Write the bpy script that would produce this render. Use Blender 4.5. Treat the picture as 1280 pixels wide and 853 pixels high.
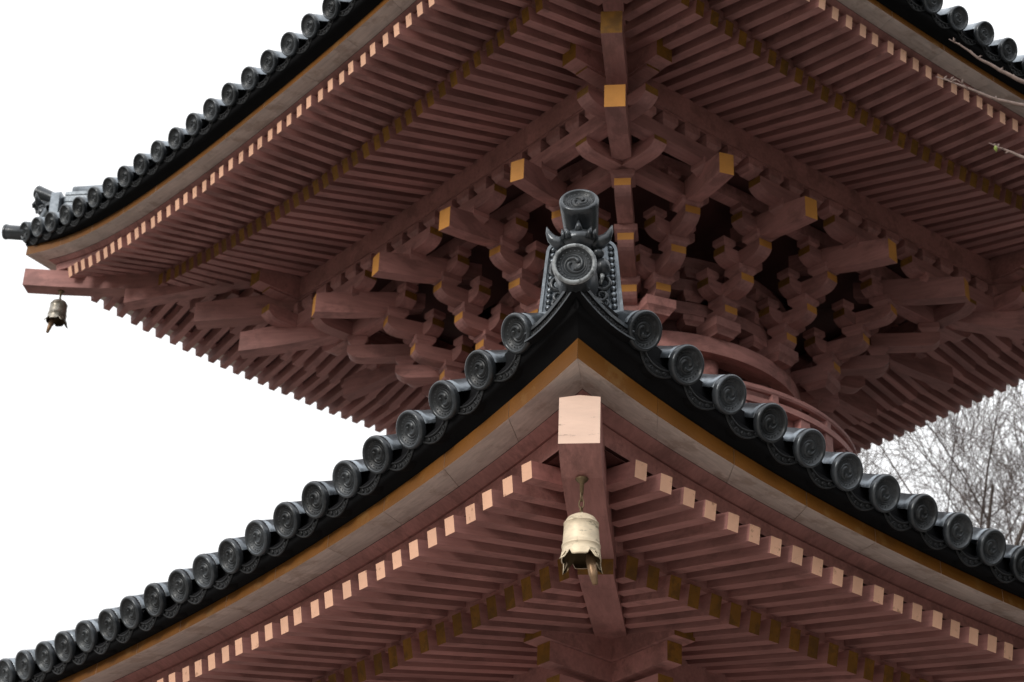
import bpy, math, random
from math import sin, cos, pi, radians, sqrt, atan2
from mathutils import Vector, Matrix
random.seed(7)
for o in list(bpy.data.objects):
    bpy.data.objects.remove(o, do_unlink=True)
scene = bpy.context.scene
COL = scene.collection

# ------------------------------------------------------------------ camera
FPX, CW, CH = 2443.0, 1280.0, 853.0
CAM = Vector((-9.92342, -10.96825, 1.78636))
RIGHT = Vector((0.77730309, -0.62823434, 0.03348905))
UP = Vector((-0.32708101, -0.35807327, 0.87452933))
FWD = Vector((0.53741783, 0.69072798, 0.48381498))
cd = bpy.data.cameras.new('camera')
cd.sensor_fit = 'HORIZONTAL'
cd.sensor_width = 36.0
cd.lens = FPX / CW * 36.0
cd.clip_start = 0.1
cd.clip_end = 2000
cd.dof.use_dof = True
cd.dof.focus_distance = 10.8
cd.dof.aperture_fstop = 3.4
cam = bpy.data.objects.new('camera', cd)
COL.objects.link(cam)
mw = Matrix((RIGHT, UP, -FWD)).transposed().to_4x4()
mw.translation = CAM
cam.matrix_world = mw
scene.camera = cam

def unproject(px, py, dist):
    d = RIGHT * ((px - CW / 2) / FPX) + UP * (-(py - CH / 2) / FPX) + FWD
    return CAM + d.normalized() * dist

# ------------------------------------------------------------------ world, sun, exposure
SUN_EL, SUN_AZ = radians(20), (-1.0, -0.22)      # where the light comes from
sd = Vector((SUN_AZ[0] * cos(SUN_EL), SUN_AZ[1] * cos(SUN_EL), sin(SUN_EL))).normalized()
world = bpy.data.worlds.new('World')
scene.world = world
world.use_nodes = True
wn, wl = world.node_tree.nodes, world.node_tree.links
bg = wn['Background']
sky = wn.new('ShaderNodeTexSky')
sky.sky_type = 'NISHITA'
sky.sun_disc = False
sky.sun_elevation = SUN_EL
sky.sun_rotation = atan2(sd.x, sd.y)
sky.dust_density = 4.0
mix = wn.new('ShaderNodeMix')
mix.data_type = 'RGBA'
mix.inputs[0].default_value = 0.93                # cloud cover
noise = wn.new('ShaderNodeTexNoise')
noise.inputs['Scale'].default_value = 1.3
ramp = wn.new('ShaderNodeValToRGB')
ramp.color_ramp.elements[0].color = (10.0, 10.1, 10.3, 1)
ramp.color_ramp.elements[1].color = (10.8, 10.8, 10.8, 1)
wl.new(noise.outputs['Fac'], ramp.inputs['Fac'])
wl.new(sky.outputs[0], mix.inputs[6])
wl.new(ramp.outputs[0], mix.inputs[7])
# an overcast sky is about three times brighter overhead than at the horizon
tcw = wn.new('ShaderNodeTexCoord')
sep = wn.new('ShaderNodeSeparateXYZ')
wl.new(tcw.outputs['Generated'], sep.inputs[0])
grad = wn.new('ShaderNodeMapRange')
grad.inputs['From Min'].default_value = 0.0
grad.inputs['From Max'].default_value = 1.0
grad.inputs['To Min'].default_value = 0.6667
grad.inputs['To Max'].default_value = 2.0
wl.new(sep.outputs['Z'], grad.inputs['Value'])
sc_ = wn.new('ShaderNodeVectorMath')
sc_.operation = 'SCALE'
wl.new(mix.outputs[2], sc_.inputs[0])
wl.new(grad.outputs[0], sc_.inputs['Scale'])
wl.new(sc_.outputs[0], bg.inputs['Color'])
bg.inputs['Strength'].default_value = 0.1
sl = bpy.data.lights.new('sun', 'SUN')
sl.energy = 1.5
sl.angle = radians(14)
sl.color = (1.0, 0.95, 0.88)
so = bpy.data.objects.new('sun', sl)
so.rotation_euler = (-sd).to_track_quat('-Z', 'Y').to_euler()
so.location = sd * 60
COL.objects.link(so)
vs = scene.view_settings
vs.view_transform = 'Standard'
vs.look = 'None'
vs.exposure = 0.0
vs.gamma = 1.0
vs.use_curve_mapping = False

# ------------------------------------------------------------------ materials
def mat(name, base, rough=0.7, metal=0.0, var=0.12, scale=6.0, stretch=(1, 1, 1), bump=0.12,
        spec=0.35, dirt=None, dirt_amt=0.5, dirt_scale=3.0, rnd=0.0, fine=60.0, dirt_lo=0.58, grain=None):
    m = bpy.data.materials.new(name)
    m.use_nodes = True
    n, l = m.node_tree.nodes, m.node_tree.links
    b = n['Principled BSDF']
    b.inputs['Roughness'].default_value = rough
    b.inputs['Metallic'].default_value = metal
    b.inputs['Specular IOR Level'].default_value = spec
    tc = n.new('ShaderNodeTexCoord')
    oi = n.new('ShaderNodeObjectInfo')
    ad = n.new('ShaderNodeVectorMath')
    ad.operation = 'ADD'
    cmb = n.new('ShaderNodeCombineXYZ')
    mul = n.new('ShaderNodeMath'); mul.operation = 'MULTIPLY'
    mul.inputs[1].default_value = 37.0
    l.new(oi.outputs['Random'], mul.inputs[0])
    for i in range(3):
        l.new(mul.outputs[0], cmb.inputs[i])
    l.new(tc.outputs['Object'], ad.inputs[0])
    l.new(cmb.outputs[0], ad.inputs[1])
    mp = n.new('ShaderNodeMapping')
    mp.inputs['Scale'].default_value = stretch
    l.new(ad.outputs[0], mp.inputs['Vector'])
    nz = n.new('ShaderNodeTexNoise')
    nz.inputs['Scale'].default_value = scale
    nz.inputs['Detail'].default_value = 6
    nz.inputs['Roughness'].default_value = 0.6
    l.new(mp.outputs[0], nz.inputs['Vector'])
    rp = n.new('ShaderNodeMapRange')
    rp.inputs['From Min'].default_value = 0.25
    rp.inputs['From Max'].default_value = 0.75
    rp.inputs['To Min'].default_value = 1 - var
    rp.inputs['To Max'].default_value = 1 + var
    l.new(nz.outputs['Fac'], rp.inputs['Value'])
    val = rp.outputs[0]
    if rnd:
        rr = n.new('ShaderNodeMapRange')
        rr.inputs['To Min'].default_value = 1 - rnd
        rr.inputs['To Max'].default_value = 1 + rnd
        l.new(oi.outputs['Random'], rr.inputs['Value'])
        mm = n.new('ShaderNodeMath'); mm.operation = 'MULTIPLY'
        l.new(val, mm.inputs[0]); l.new(rr.outputs[0], mm.inputs[1])
        val = mm.outputs[0]
    gnz = None
    if grain:
        gm = n.new('ShaderNodeMapping')
        gm.inputs['Scale'].default_value = grain
        l.new(ad.outputs[0], gm.inputs['Vector'])
        gnz = n.new('ShaderNodeTexNoise')
        gnz.inputs['Scale'].default_value = 1.0
        gnz.inputs['Detail'].default_value = 5
        gnz.inputs['Roughness'].default_value = 0.65
        l.new(gm.outputs[0], gnz.inputs['Vector'])
        gr_ = n.new('ShaderNodeMapRange')
        gr_.inputs['From Min'].default_value = 0.3
        gr_.inputs['From Max'].default_value = 0.7
        gr_.inputs['To Min'].default_value = 0.84
        gr_.inputs['To Max'].default_value = 1.14
        l.new(gnz.outputs['Fac'], gr_.inputs['Value'])
        g2 = n.new('ShaderNodeMath'); g2.operation = 'MULTIPLY'
        l.new(val, g2.inputs[0]); l.new(gr_.outputs[0], g2.inputs[1])
        val = g2.outputs[0]
    vm = n.new('ShaderNodeVectorMath'); vm.operation = 'SCALE'
    vm.inputs[0].default_value = base
    l.new(val, vm.inputs['Scale'])
    colr = vm.outputs[0]
    if dirt is not None:
        dn = n.new('ShaderNodeTexNoise')
        dn.inputs['Scale'].default_value = dirt_scale
        dn.inputs['Detail'].default_value = 8
        dn.inputs['Roughness'].default_value = 0.7
        l.new(mp.outputs[0], dn.inputs['Vector'])
        dr = n.new('ShaderNodeMapRange')
        dr.inputs['From Min'].default_value = dirt_lo
        dr.inputs['From Max'].default_value = dirt_lo + 0.08
        dr.inputs['To Max'].default_value = dirt_amt
        l.new(dn.outputs['Fac'], dr.inputs['Value'])
        mx = n.new('ShaderNodeMix'); mx.data_type = 'RGBA'
        l.new(dr.outputs[0], mx.inputs[0])
        l.new(colr, mx.inputs[6])
        mx.inputs[7].default_value = (*dirt, 1)
        colr = mx.outputs[2]
    l.new(colr, b.inputs['Base Color'])
    if bump:
        bn = n.new('ShaderNodeTexNoise')
        bn.inputs['Scale'].default_value = fine
        bn.inputs['Detail'].default_value = 4
        l.new(mp.outputs[0], bn.inputs['Vector'])
        bp = n.new('ShaderNodeBump')
        bp.inputs['Strength'].default_value = bump
        bp.inputs['Distance'].default_value = 0.01
        l.new((gnz or bn).outputs['Fac'], bp.inputs['Height'])
        l.new(bp.outputs[0], b.inputs['Normal'])
    return m

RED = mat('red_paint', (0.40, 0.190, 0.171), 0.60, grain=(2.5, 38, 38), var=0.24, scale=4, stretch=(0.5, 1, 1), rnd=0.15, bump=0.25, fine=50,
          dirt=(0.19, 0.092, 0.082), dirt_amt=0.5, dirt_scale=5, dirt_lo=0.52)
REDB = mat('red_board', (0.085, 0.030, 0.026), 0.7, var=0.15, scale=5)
CREAM = mat('cream_end_paint', (0.80, 0.465, 0.315), 0.6, var=0.08, scale=12, rnd=0.09,
            dirt=(0.42, 0.22, 0.14), dirt_amt=0.9, dirt_scale=16, dirt_lo=0.59)
OCHRE_SHADE = mat('shaded_ochre_paint', (0.24, 0.112, 0.018), 0.7, var=0.25, scale=8, rnd=0.2,
             dirt=(0.12, 0.06, 0.02), dirt_amt=0.6, dirt_scale=9, dirt_lo=0.5)  # shade under the eaves put into the ochre colour, plus random dirt
WORN = mat('flaking_cream_paint', (0.84, 0.60, 0.48), 0.6, var=0.08, scale=10, stretch=(1, 0.35, 1.6),
           dirt=(0.26, 0.15, 0.11), dirt_amt=0.95, dirt_scale=15, dirt_lo=0.585)
OCHRE = mat('ochre_end_paint', (0.56, 0.25, 0.055), 0.6, var=0.12, scale=8, rnd=0.10,
            dirt=(0.30, 0.13, 0.04), dirt_amt=0.6, dirt_scale=9, dirt_lo=0.62)
GOLD = mat('ochre_fascia_paint', (0.17, 0.062, 0.005), 0.6, var=0.22, scale=3.5, dirt=(0.22, 0.11, 0.03),
           dirt_amt=0.6, dirt_scale=5, dirt_lo=0.55)
WHITE = mat('white_board_paint', (0.58, 0.49, 0.44), 0.75, grain=(45, 2.5, 45), var=0.16, scale=4, rnd=0.06,
            dirt=(0.34, 0.25, 0.20), dirt_amt=0.55, dirt_scale=5, dirt_lo=0.52)
TILE = mat('smoked_roof_tile', (0.21, 0.235, 0.26), 0.32, metal=0.78, var=0.35, scale=9, spec=0.6,
           bump=0.15, fine=45, rnd=0.25, dirt=(0.10, 0.11, 0.12), dirt_amt=0.7, dirt_scale=7, dirt_lo=0.5)
TILER = mat('carved_ridge_tile', (0.055, 0.062, 0.070), 0.28, metal=0.45, var=0.35, scale=12, spec=0.6, bump=0.18, fine=60, rnd=0.4,
            dirt=(0.05, 0.054, 0.058), dirt_amt=0.7, dirt_scale=9, dirt_lo=0.48)
PANF = mat('dark_pan_tile', (0.015, 0.016, 0.018), 0.5, metal=0.1, var=0.4, scale=14, spec=0.5, bump=0.2, fine=50, rnd=0.3)  # near-black all over, darker than the round tiles
TILEF = mat('grimy_tile_face', (0.034, 0.038, 0.042), 0.40, metal=0.3, var=0.4, scale=14, spec=0.5, bump=0.2, fine=50, rnd=0.55,
            dirt=(0.10, 0.108, 0.115), dirt_amt=0.5, dirt_scale=10, dirt_lo=0.55)
TILEW = mat('worn_tile_rim', (0.30, 0.32, 0.33), 0.5, metal=0.1, var=0.35, scale=14,
            dirt=(0.06, 0.065, 0.07), dirt_amt=0.8, dirt_scale=12, dirt_lo=0.5)
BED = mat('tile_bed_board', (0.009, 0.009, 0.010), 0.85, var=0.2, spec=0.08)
PLASTER = mat('white_plaster', (0.72, 0.70, 0.66), 0.85, var=0.06, scale=2)
STONE = mat('granite', (0.22, 0.21, 0.20), 0.85, var=0.2, scale=8, bump=0.3)
EARTH = mat('mossy_earth', (0.055, 0.052, 0.035), 0.95, var=0.4, scale=3, bump=0.5, fine=40)
GRAVEL = mat('gravel_ground', (0.27, 0.245, 0.225), 0.95, var=0.3, scale=30, bump=0.5, fine=120)
BRONZE = mat('weathered_bronze', (0.74, 0.62, 0.45), 0.5, metal=0.2, var=0.25, scale=9, stretch=(1, 1, 2.5),
             dirt=(0.20, 0.17, 0.11), dirt_amt=0.8, dirt_scale=11, dirt_lo=0.54)
BRONZED = mat('dark_weathered_bronze', (0.36, 0.33, 0.28), 0.32, metal=0.6, var=0.3, scale=9, dirt=(0.10, 0.09, 0.07), dirt_amt=0.7, dirt_scale=9, dirt_lo=0.5)
IRON = mat('dark_bronze', (0.16, 0.11, 0.06), 0.5, metal=0.5, var=0.2)
CLAP = mat('clapper_bronze', (0.30, 0.19, 0.11), 0.4, metal=0.4, var=0.3, scale=20)
BARK = mat('bark', (0.15, 0.12, 0.105), 0.9, var=0.3, scale=20)
TWIG = mat('twig_bark', (0.13, 0.10, 0.09), 0.85, var=0.3, scale=20)
PALETWIG = mat('pale_twig_bark', (0.22, 0.16, 0.14), 0.7, var=0.4, scale=40)
BUD = mat('green_bud', (0.22, 0.28, 0.06), 0.6, var=0.2)

# ------------------------------------------------------------------ mesh helpers
class MB:
    def __init__(s):
        s.v, s.f, s.m, s.sm = [], [], [], []
    def add(s, vs, fs, mi=0, smooth=False):
        o = len(s.v)
        s.v += [tuple(v) for v in vs]
        for i, f in enumerate(fs):
            s.f.append(tuple(o + k for k in f))
            s.m.append(mi[i] if isinstance(mi, (list, tuple)) else mi)
            s.sm.append(smooth)
    def box(s, x0, x1, y0, y1, z0, z1, mi=0, M=None, mx1=None):
        vs = [Vector(c) for c in ((x0, y0, z0), (x1, y0, z0), (x1, y1, z0), (x0, y1, z0),
                                  (x0, y0, z1), (x1, y0, z1), (x1, y1, z1), (x0, y1, z1))]
        if M is not None:
            vs = [M @ v for v in vs]
        fs = [(0, 3, 2, 1), (4, 5, 6, 7), (0, 1, 5, 4), (1, 2, 6, 5), (2, 3, 7, 6), (3, 0, 4, 7)]
        ms = [mi] * 6
        if mx1 is not None:
            ms[3] = mx1
        s.add(vs, fs, ms)
    def prism(s, prof, y0, y1, mats=0, cap=0, M=None, smooth=False):
        """prof = (x,z) points, counter-clockwise seen from -y; extruded along y"""
        n = len(prof)
        vs = [Vector((x, y0, z)) for x, z in prof] + [Vector((x, y1, z)) for x, z in prof]
        if M is not None:
            vs = [M @ v for v in vs]
        fs = [(i, i + n, (i + 1) % n + n, (i + 1) % n) for i in range(n)]
        ms = list(mats) if isinstance(mats, (list, tuple)) else [mats] * n
        s.add(vs, fs, ms, smooth)
        s.add(vs, [tuple(range(n)), tuple(range(2 * n - 1, n - 1, -1))], cap)
    def lathe(s, prof, n=24, mi=0, M=None, smooth=True, mfun=None, closed=False, half=False):
        """prof = (r, x): turned round the x axis"""
        vs, fs, ms = [], [], []
        k = len(prof)
        for i in range(n):
            a = (pi * i / (n - 1) if half else 2 * pi * i / n)
            for r, x in prof:
                v = Vector((x, r * cos(a), r * sin(a)))
                vs.append(M @ v if M is not None else v)
        for i in range(n - 1 if half else n):
            j = (i + 1) % n
            for q in range(k if closed else k - 1):
                q2 = (q + 1) % k
                fs.append((i * k + q, j * k + q, j * k + q2, i * k + q2))
                ms.append(mfun(q) if mfun else mi)
        s.add(vs, fs, ms, smooth)
    def tube(s, pts, rads, n=6, mi=0, cap=True, smooth=True):
        pts = [Vector(p) for p in pts]
        vs, fs = [], []
        t0 = (pts[1] - pts[0]).normalized()
        ref = Vector((0, 0, 1)) if abs(t0.z) < 0.9 else Vector((1, 0, 0))
        a = t0.cross(ref).normalized()
        for i, p in enumerate(pts):
            t = (pts[min(i + 1, len(pts) - 1)] - pts[max(i - 1, 0)])
            if t.length < 1e-9:
                t = t0
            t.normalize()
            a = (a - t * a.dot(t)).normalized()
            b = t.cross(a)
            for k in range(n):
                q = 2 * pi * k / n
                vs.append(p + (a * cos(q) + b * sin(q)) * rads[i])
        for i in range(len(pts) - 1):
            for k in range(n):
                k2 = (k + 1) % n
                fs.append((i * n + k, i * n + k2, (i + 1) * n + k2, (i + 1) * n + k))
        if cap:
            fs.append(tuple(range(n - 1, -1, -1)))
            fs.append(tuple((len(pts) - 1) * n + k for k in range(n)))
        s.add(vs, fs, mi, smooth)
    def mesh(s, name, mats):
        me = bpy.data.meshes.new(name)
        me.from_pydata(s.v, [], s.f)
        for m in mats:
            me.materials.append(m)
        me.polygons.foreach_set('material_index', s.m)
        me.polygons.foreach_set('use_smooth', s.sm)
        me.update()
        return me

def put(name, me, parent=None, M=None, kind=None):
    o = bpy.data.objects.new(name, me)
    COL.objects.link(o)
    if parent is not None:
        o.parent = parent
    if M is not None:
        o.matrix_basis = M
    if kind:
        o['kind'] = kind
    return o

def empty(name, label, cat, loc=(0, 0, 0), group=None):
    o = bpy.data.objects.new(name, None)
    COL.objects.link(o)
    o.location = loc
    o['label'] = label
    o['category'] = cat
    if group:
        o['group'] = group
    return o

T = Matrix.Translation
def RZ(a): return Matrix.Rotation(a, 4, 'Z')
def RY(a): return Matrix.Rotation(a, 4, 'Y')
def RX(a): return Matrix.Rotation(a, 4, 'X')
def SX(x): return Matrix.Diagonal((x, 1, 1, 1))

# sides: out along +X, along-the-eave +Y, turned to face each way
LEFT, RIGHTS, BACKR, BACKL = pi, -pi / 2, 0.0, pi / 2
NEAR, BACK = (LEFT, RIGHTS), (BACKR, BACKL)

def S(t):
    t = abs(t)
    return 0.52 * t * t + 0.48 * t ** 4

# ------------------------------------------------------------------ the ground
g = MB()
g.add([(-600, -600, 0), (600, -600, 0), (600, 600, 0), (-600, 600, 0)], [(0, 1, 2, 3)])
go = put('ground', g.mesh('ground', [EARTH]))
go['kind'] = 'structure'
go['label'] = 'dark mossy earth around the temple yard'
g = MB()
g.box(-16, 16, -17, 15, -0.2, 0.012)
go = put('courtyard', g.mesh('courtyard', [GRAVEL]))
go['kind'] = 'structure'
go['label'] = 'pale gravel courtyard around the pagoda'

PAG = empty('pagoda', 'two-storey red wooden pagoda with dark tiled roofs and round upper body', 'pagoda')

# ------------------------------------------------------------------ platform and lower body (below the frame)
m = MB()
m.box(-3.3, 3.3, -3.3, 3.3, 0, 1.15)
m.box(-3.42, 3.42, -3.42, 3.42, 1.152, 1.4)
platform = put('stone_platform', m.mesh('stone_platform', [STONE]), PAG)
for k in range(4):
    m = MB()
    m.box(-1.1, 1.1, -3.45 - 0.32 * (k + 1), -3.45 - 0.32 * k, 0, 1.12 - 0.28 * k)
    put('step', m.mesh('step', [STONE]), platform)
m = MB()
m.box(-1.72, 1.72, -1.72, 1.72, 1.41, 5.9)
body = put('lower_body', m.mesh('lower_body', [REDB]), PAG)
cm = MB()
cm.lathe([(0.0, 0), (0.15, 0), (0.15, 3.95), (0.0, 3.95)], 20, smooth=True, M=RY(-pi / 2))
cme = cm.mesh('column', [RED])
for x in (-1.74, -0.6, 0.6, 1.74):
    for y in (-1.74, -0.6, 0.6, 1.74):
        if abs(x) > 1.7 or abs(y) > 1.7:
            put('column', cme, body, T((x, y, 1.405)))
for th in (*NEAR, *BACK):
    for z, h, d in ((1.42, 0.2, 0.05), (3.9, 0.2, 0.06), (5.0, 0.24, 0.07)):
        m = MB()
        m.box(1.725, 1.74 + d, -1.6, 1.6, z, z + h)
        put('tie_beam', m.mesh('tie_beam', [RED]), body, RZ(th))
    m = MB()
    m.box(1.725, 1.78, -0.43, -0.005, 1.63, 3.88)
    m.box(1.725, 1.78, 0.005, 0.43, 1.63, 3.88)
    put('door', m.mesh('door', [RED]), body, RZ(th))

# ------------------------------------------------------------------ wood pieces used by both roofs
def rafter_mesh(name, w, h, endmat):
    m = MB()
    m.box(-1, 0, -w / 2, w / 2, -h / 2, h / 2, 0, mx1=1)
    return m.mesh(name, [RED, endmat])

def eave_strip(name, prof, mats, th, parent, t0=-1, t1=1, n=40, pmats=None, closed_ends=True, pf=0.0):
    """prof: list of (R, z_centre, sori); swept along the eave, mitred at the corners"""
    m = MB()
    k = len(prof)
    vs, fs, ms = [], [], []
    for i in range(n + 1):
        t = t0 + (t1 - t0) * i / n
        for R, z, so_ in prof:
            Rk_ = R + pf * t ** 6
            vs.append((Rk_, t * Rk_, z + so_ * S(t)))
    for i in range(n):
        for q in range(k):
            q2 = (q + 1) % k
            fs.append((i * k + q, (i + 1) * k + q, (i + 1) * k + q2, i * k + q2))
            ms.append(pmats[q] if pmats else 0)
    m.add(vs, fs, ms)
    if closed_ends:
        m.add(vs[:k], [tuple(range(k))], 0)
        m.add(vs[-k:], [tuple(range(k - 1, -1, -1))], 0)
    return put(name, m.mesh(name, mats), parent, RZ(th))

# ------------------------------------------------------------------ round eave tile with three-comma crest
def crest(m, r, x0):
    """raised ring of beads and three swirling commas on a disc of radius r, facing +x at x0"""
    nb = 22
    for i in range(nb):
        a = 2 * pi * i / nb
        c = Vector((x0, 0.70 * r * cos(a), 0.70 * r * sin(a)))
        b = 0.055 * r
        vs = [c + Vector((b * 1.0, 0, 0))] + [c + Vector((0, b * cos(q * pi / 2.5), b * sin(q * pi / 2.5))) for q in range(5)]
        m.add(vs, [(0, 1 + q, 1 + (q + 1) % 5) for q in range(5)], 2, True)
    # thin ring inside the beads
    m.lathe([(0.60 * r, x0), (0.585 * r, x0 + 0.025 * r), (0.565 * r, x0)], 32, 2)
    for j in range(3):
        a0 = 2 * pi * j / 3
        n = 16
        ring = []
        for i in range(n + 1):
            u = i / n
            ang = a0 + u * radians(235)
            rad = r * (0.20 + 0.33 * u ** 0.9)
            wdt = r * (0.135 * (1 - u) ** 0.75 + 0.008)
            if i == 0:
                wdt *= 0.55
            c = Vector((0, rad * cos(ang), rad * sin(ang)))
            out = Vector((0, cos(ang), sin(ang)))
            for q in range(5):
                s_ = -1 + q / 2
                hgt = (1 - s_ * s_) * wdt * 0.85
                ring.append(c + out * (s_ * wdt) + Vector((x0 + hgt, 0, 0)))
        fs = []
        for i in range(n):
            for q in range(4):
                fs.append((i * 5 + q, i * 5 + q + 1, (i + 1) * 5 + q + 1, (i + 1) * 5 + q))
        m.add(ring, fs, 2, True)

def eave_tile_mesh(name, r, length, worn=False, full=False):
    m = MB()
    prof = [(0.0, -0.03 * r), (0.78 * r, -0.03 * r), (0.80 * r, 0.10 * r), (0.86 * r, 0.16 * r), (0.95 * r, 0.14 * r),
            (r, 0.03 * r), (0.995 * r, -0.14 * r), (0.96 * r, -0.26 * r), (0.6 * r, -0.28 * r), (0.0, -0.28 * r)]
    m.lathe(prof, 32, 0, mfun=(lambda q: 2 if q < 2 else (1 if worn and q <= 4 else 3)))
    # half-round barrel behind the disc, open below
    if full:
        m.lathe([(0.95 * r, -0.2 * r), (0.93 * r, -0.8 * r), (0.91 * r, -length), (0.5 * r, -length)], 32, 3)
    else:
        m.lathe([(0.97 * r, -0.2 * r), (0.94 * r, -0.6 * r), (0.915 * r, -1.2 * r), (0.91 * r, -length), (0.80 * r, -length), (0.80 * r, -0.2 * r)], 20, half=True, closed=True)
    crest(m, r * 0.97, -0.03 * r)
    return m.mesh(name, [TILE, TILEW, TILEF, TILER])

def pan_tile_mesh(name, w, r, length):
    """hollow eave tile: crescent front with scroll relief, trough running up the roof"""
    m = MB()
    n = 12
    half = w / 2
    sag = r * 0.75
    top = lambda y: -sag * (1 - (y / half) ** 2) ** 0.9 if abs(y) < half else 0
    th = r * 0.52
    fr = []
    for i in range(n + 1):
        y = -half * 0.97 + 2 * half * 0.97 * i / n
        zt = top(y)
        zb = zt - th * (0.55 + 0.45 * (1 - (y / half) ** 2))
        fr.append((y, zt, zb))
    vs, fs = [], []
    for y, zt, zb in fr:
        vs += [(0, y, zt), (0, y, zb), (-length, y, zt), (-0.09, y, zb + 0.0), (-0.10, y, zt - th * 0.35), (-length, y, zt - th * 0.35)]
    for i in range(n):
        a, b = i * 6, (i + 1) * 6
        fs += [(a, a + 1, b + 1, b), (a + 2, a, b, b + 2), (a + 1, a + 3, b + 3, b + 1), (a + 3, a + 4, b + 4, b + 3), (a + 4, a + 5, b + 5, b + 4)]
    m.add(vs, fs, [0, 0, 1, 1, 1] * n, False)  # underside in near-black bed material: its shade is put into the colour
    # rim along the crescent and scrolls between
    for off in (0.10, 0.90):
        pts = [(0.003, y, zt + (zb - zt) * off) for y, zt, zb in fr]
        m.tube(pts, [r * 0.055] * len(pts), 5)
    for s_ in (-1, 1):
        for k in range(3):
            yc = s_ * half * (0.16 + 0.27 * k)
            zt = top(yc)
            zc = zt - th * (0.55 + 0.45 * (1 - (yc / half) ** 2)) * 0.5
            rr = r * (0.15 - 0.025 * k)
            pts = []
            for i in range(11):
                a = i / 10 * 1.6 * 2 * pi
                q = rr * (1 - 0.75 * i / 10)
                pts.append((0.004, yc + s_ * q * cos(a), zc + (1 if k % 2 else -1) * q * sin(a)))
            m.tube(pts, [r * 0.04] * 11, 4)
    return m.mesh(name, [PANF, BED])

def corner_pan(roof, P, th, sg):
    """curved border tile sweeping up from the last round tile to the corner"""
    Rd, r = P['Rd'], P['r']
    u0 = (P['N'] - 1) / 2 * P['w'] + r * 0.55
    u1 = Rd - 0.03
    z0 = P['zd'] + P['sd'] * S(u0 / Rd) - r * 0.82
    z1 = P['zd'] + P['sd'] - r * 0.80
    m = MB()
    n = 12
    fr = []
    for i in range(n + 1):
        t = i / n
        u = u0 + (u1 - u0) * t
        z = z0 + (z1 - z0) * t ** 1.9
        # normal of the sweep, so that the band keeps its width
        du, dz = (u1 - u0), (z1 - z0) * 1.9 * max(t, 0.02) ** 0.9
        L = sqrt(du * du + dz * dz)
        fr.append((u, z, -dz / L, du / L))
    hgt = r * 0.62
    x0_, x1_ = Rd - 0.01, Rd - 0.22
    vs, fs, ms = [], [], []
    for u, z, nu, nz in fr:
        a, b = (u, z), (u + nu * hgt, z + nz * hgt)
        c, d = (u + nu * hgt * 0.70, z + nz * hgt * 0.70), (u + nu * hgt * 0.16, z + nz * hgt * 0.16)
        vs += [(x0_, sg * a[0], a[1]), (x0_, sg * d[0], d[1]), (x0_ - 0.012, sg * d[0], d[1]), (x0_ - 0.012, sg * c[0], c[1]), (x0_, sg * c[0], c[1]), (x0_, sg * b[0], b[1]), (x1_, sg * b[0], b[1]), (x1_, sg * a[0], a[1])]
    for i in range(n):
        for q in range(8):
            fs.append((i * 8 + q, i * 8 + (q + 1) % 8, (i + 1) * 8 + (q + 1) % 8, (i + 1) * 8 + q))
            ms.append(1 if q == 7 or q == 6 else (2 if q in (1, 2, 3) else 0))
    m.add(vs, fs, ms)
    m.add(vs[:8], [tuple(range(8))], 0)
    m.add(vs[-8:], [tuple(range(8))], 0)
    for i in range(1, n):
        u, z, nu, nz = fr[i]
        uc, zc_ = u + nu * hgt * 0.43, z + nz * hgt * 0.43
        pts = []
        for k in range(8):
            a = k / 7 * 1.5 * 2 * pi
            q = hgt * 0.22 * (1 - 0.75 * k / 7)
            pts.append((x0_ - 0.009, sg * (uc + q * cos(a)), zc_ + (1 if i % 2 else -1) * q * sin(a)))
        m.tube(pts, [r * 0.035] * 8, 4, 2)
    put('border_tile', m.mesh('border_tile', [TILER, BED, PANF]), roof, RZ(th))

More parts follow.
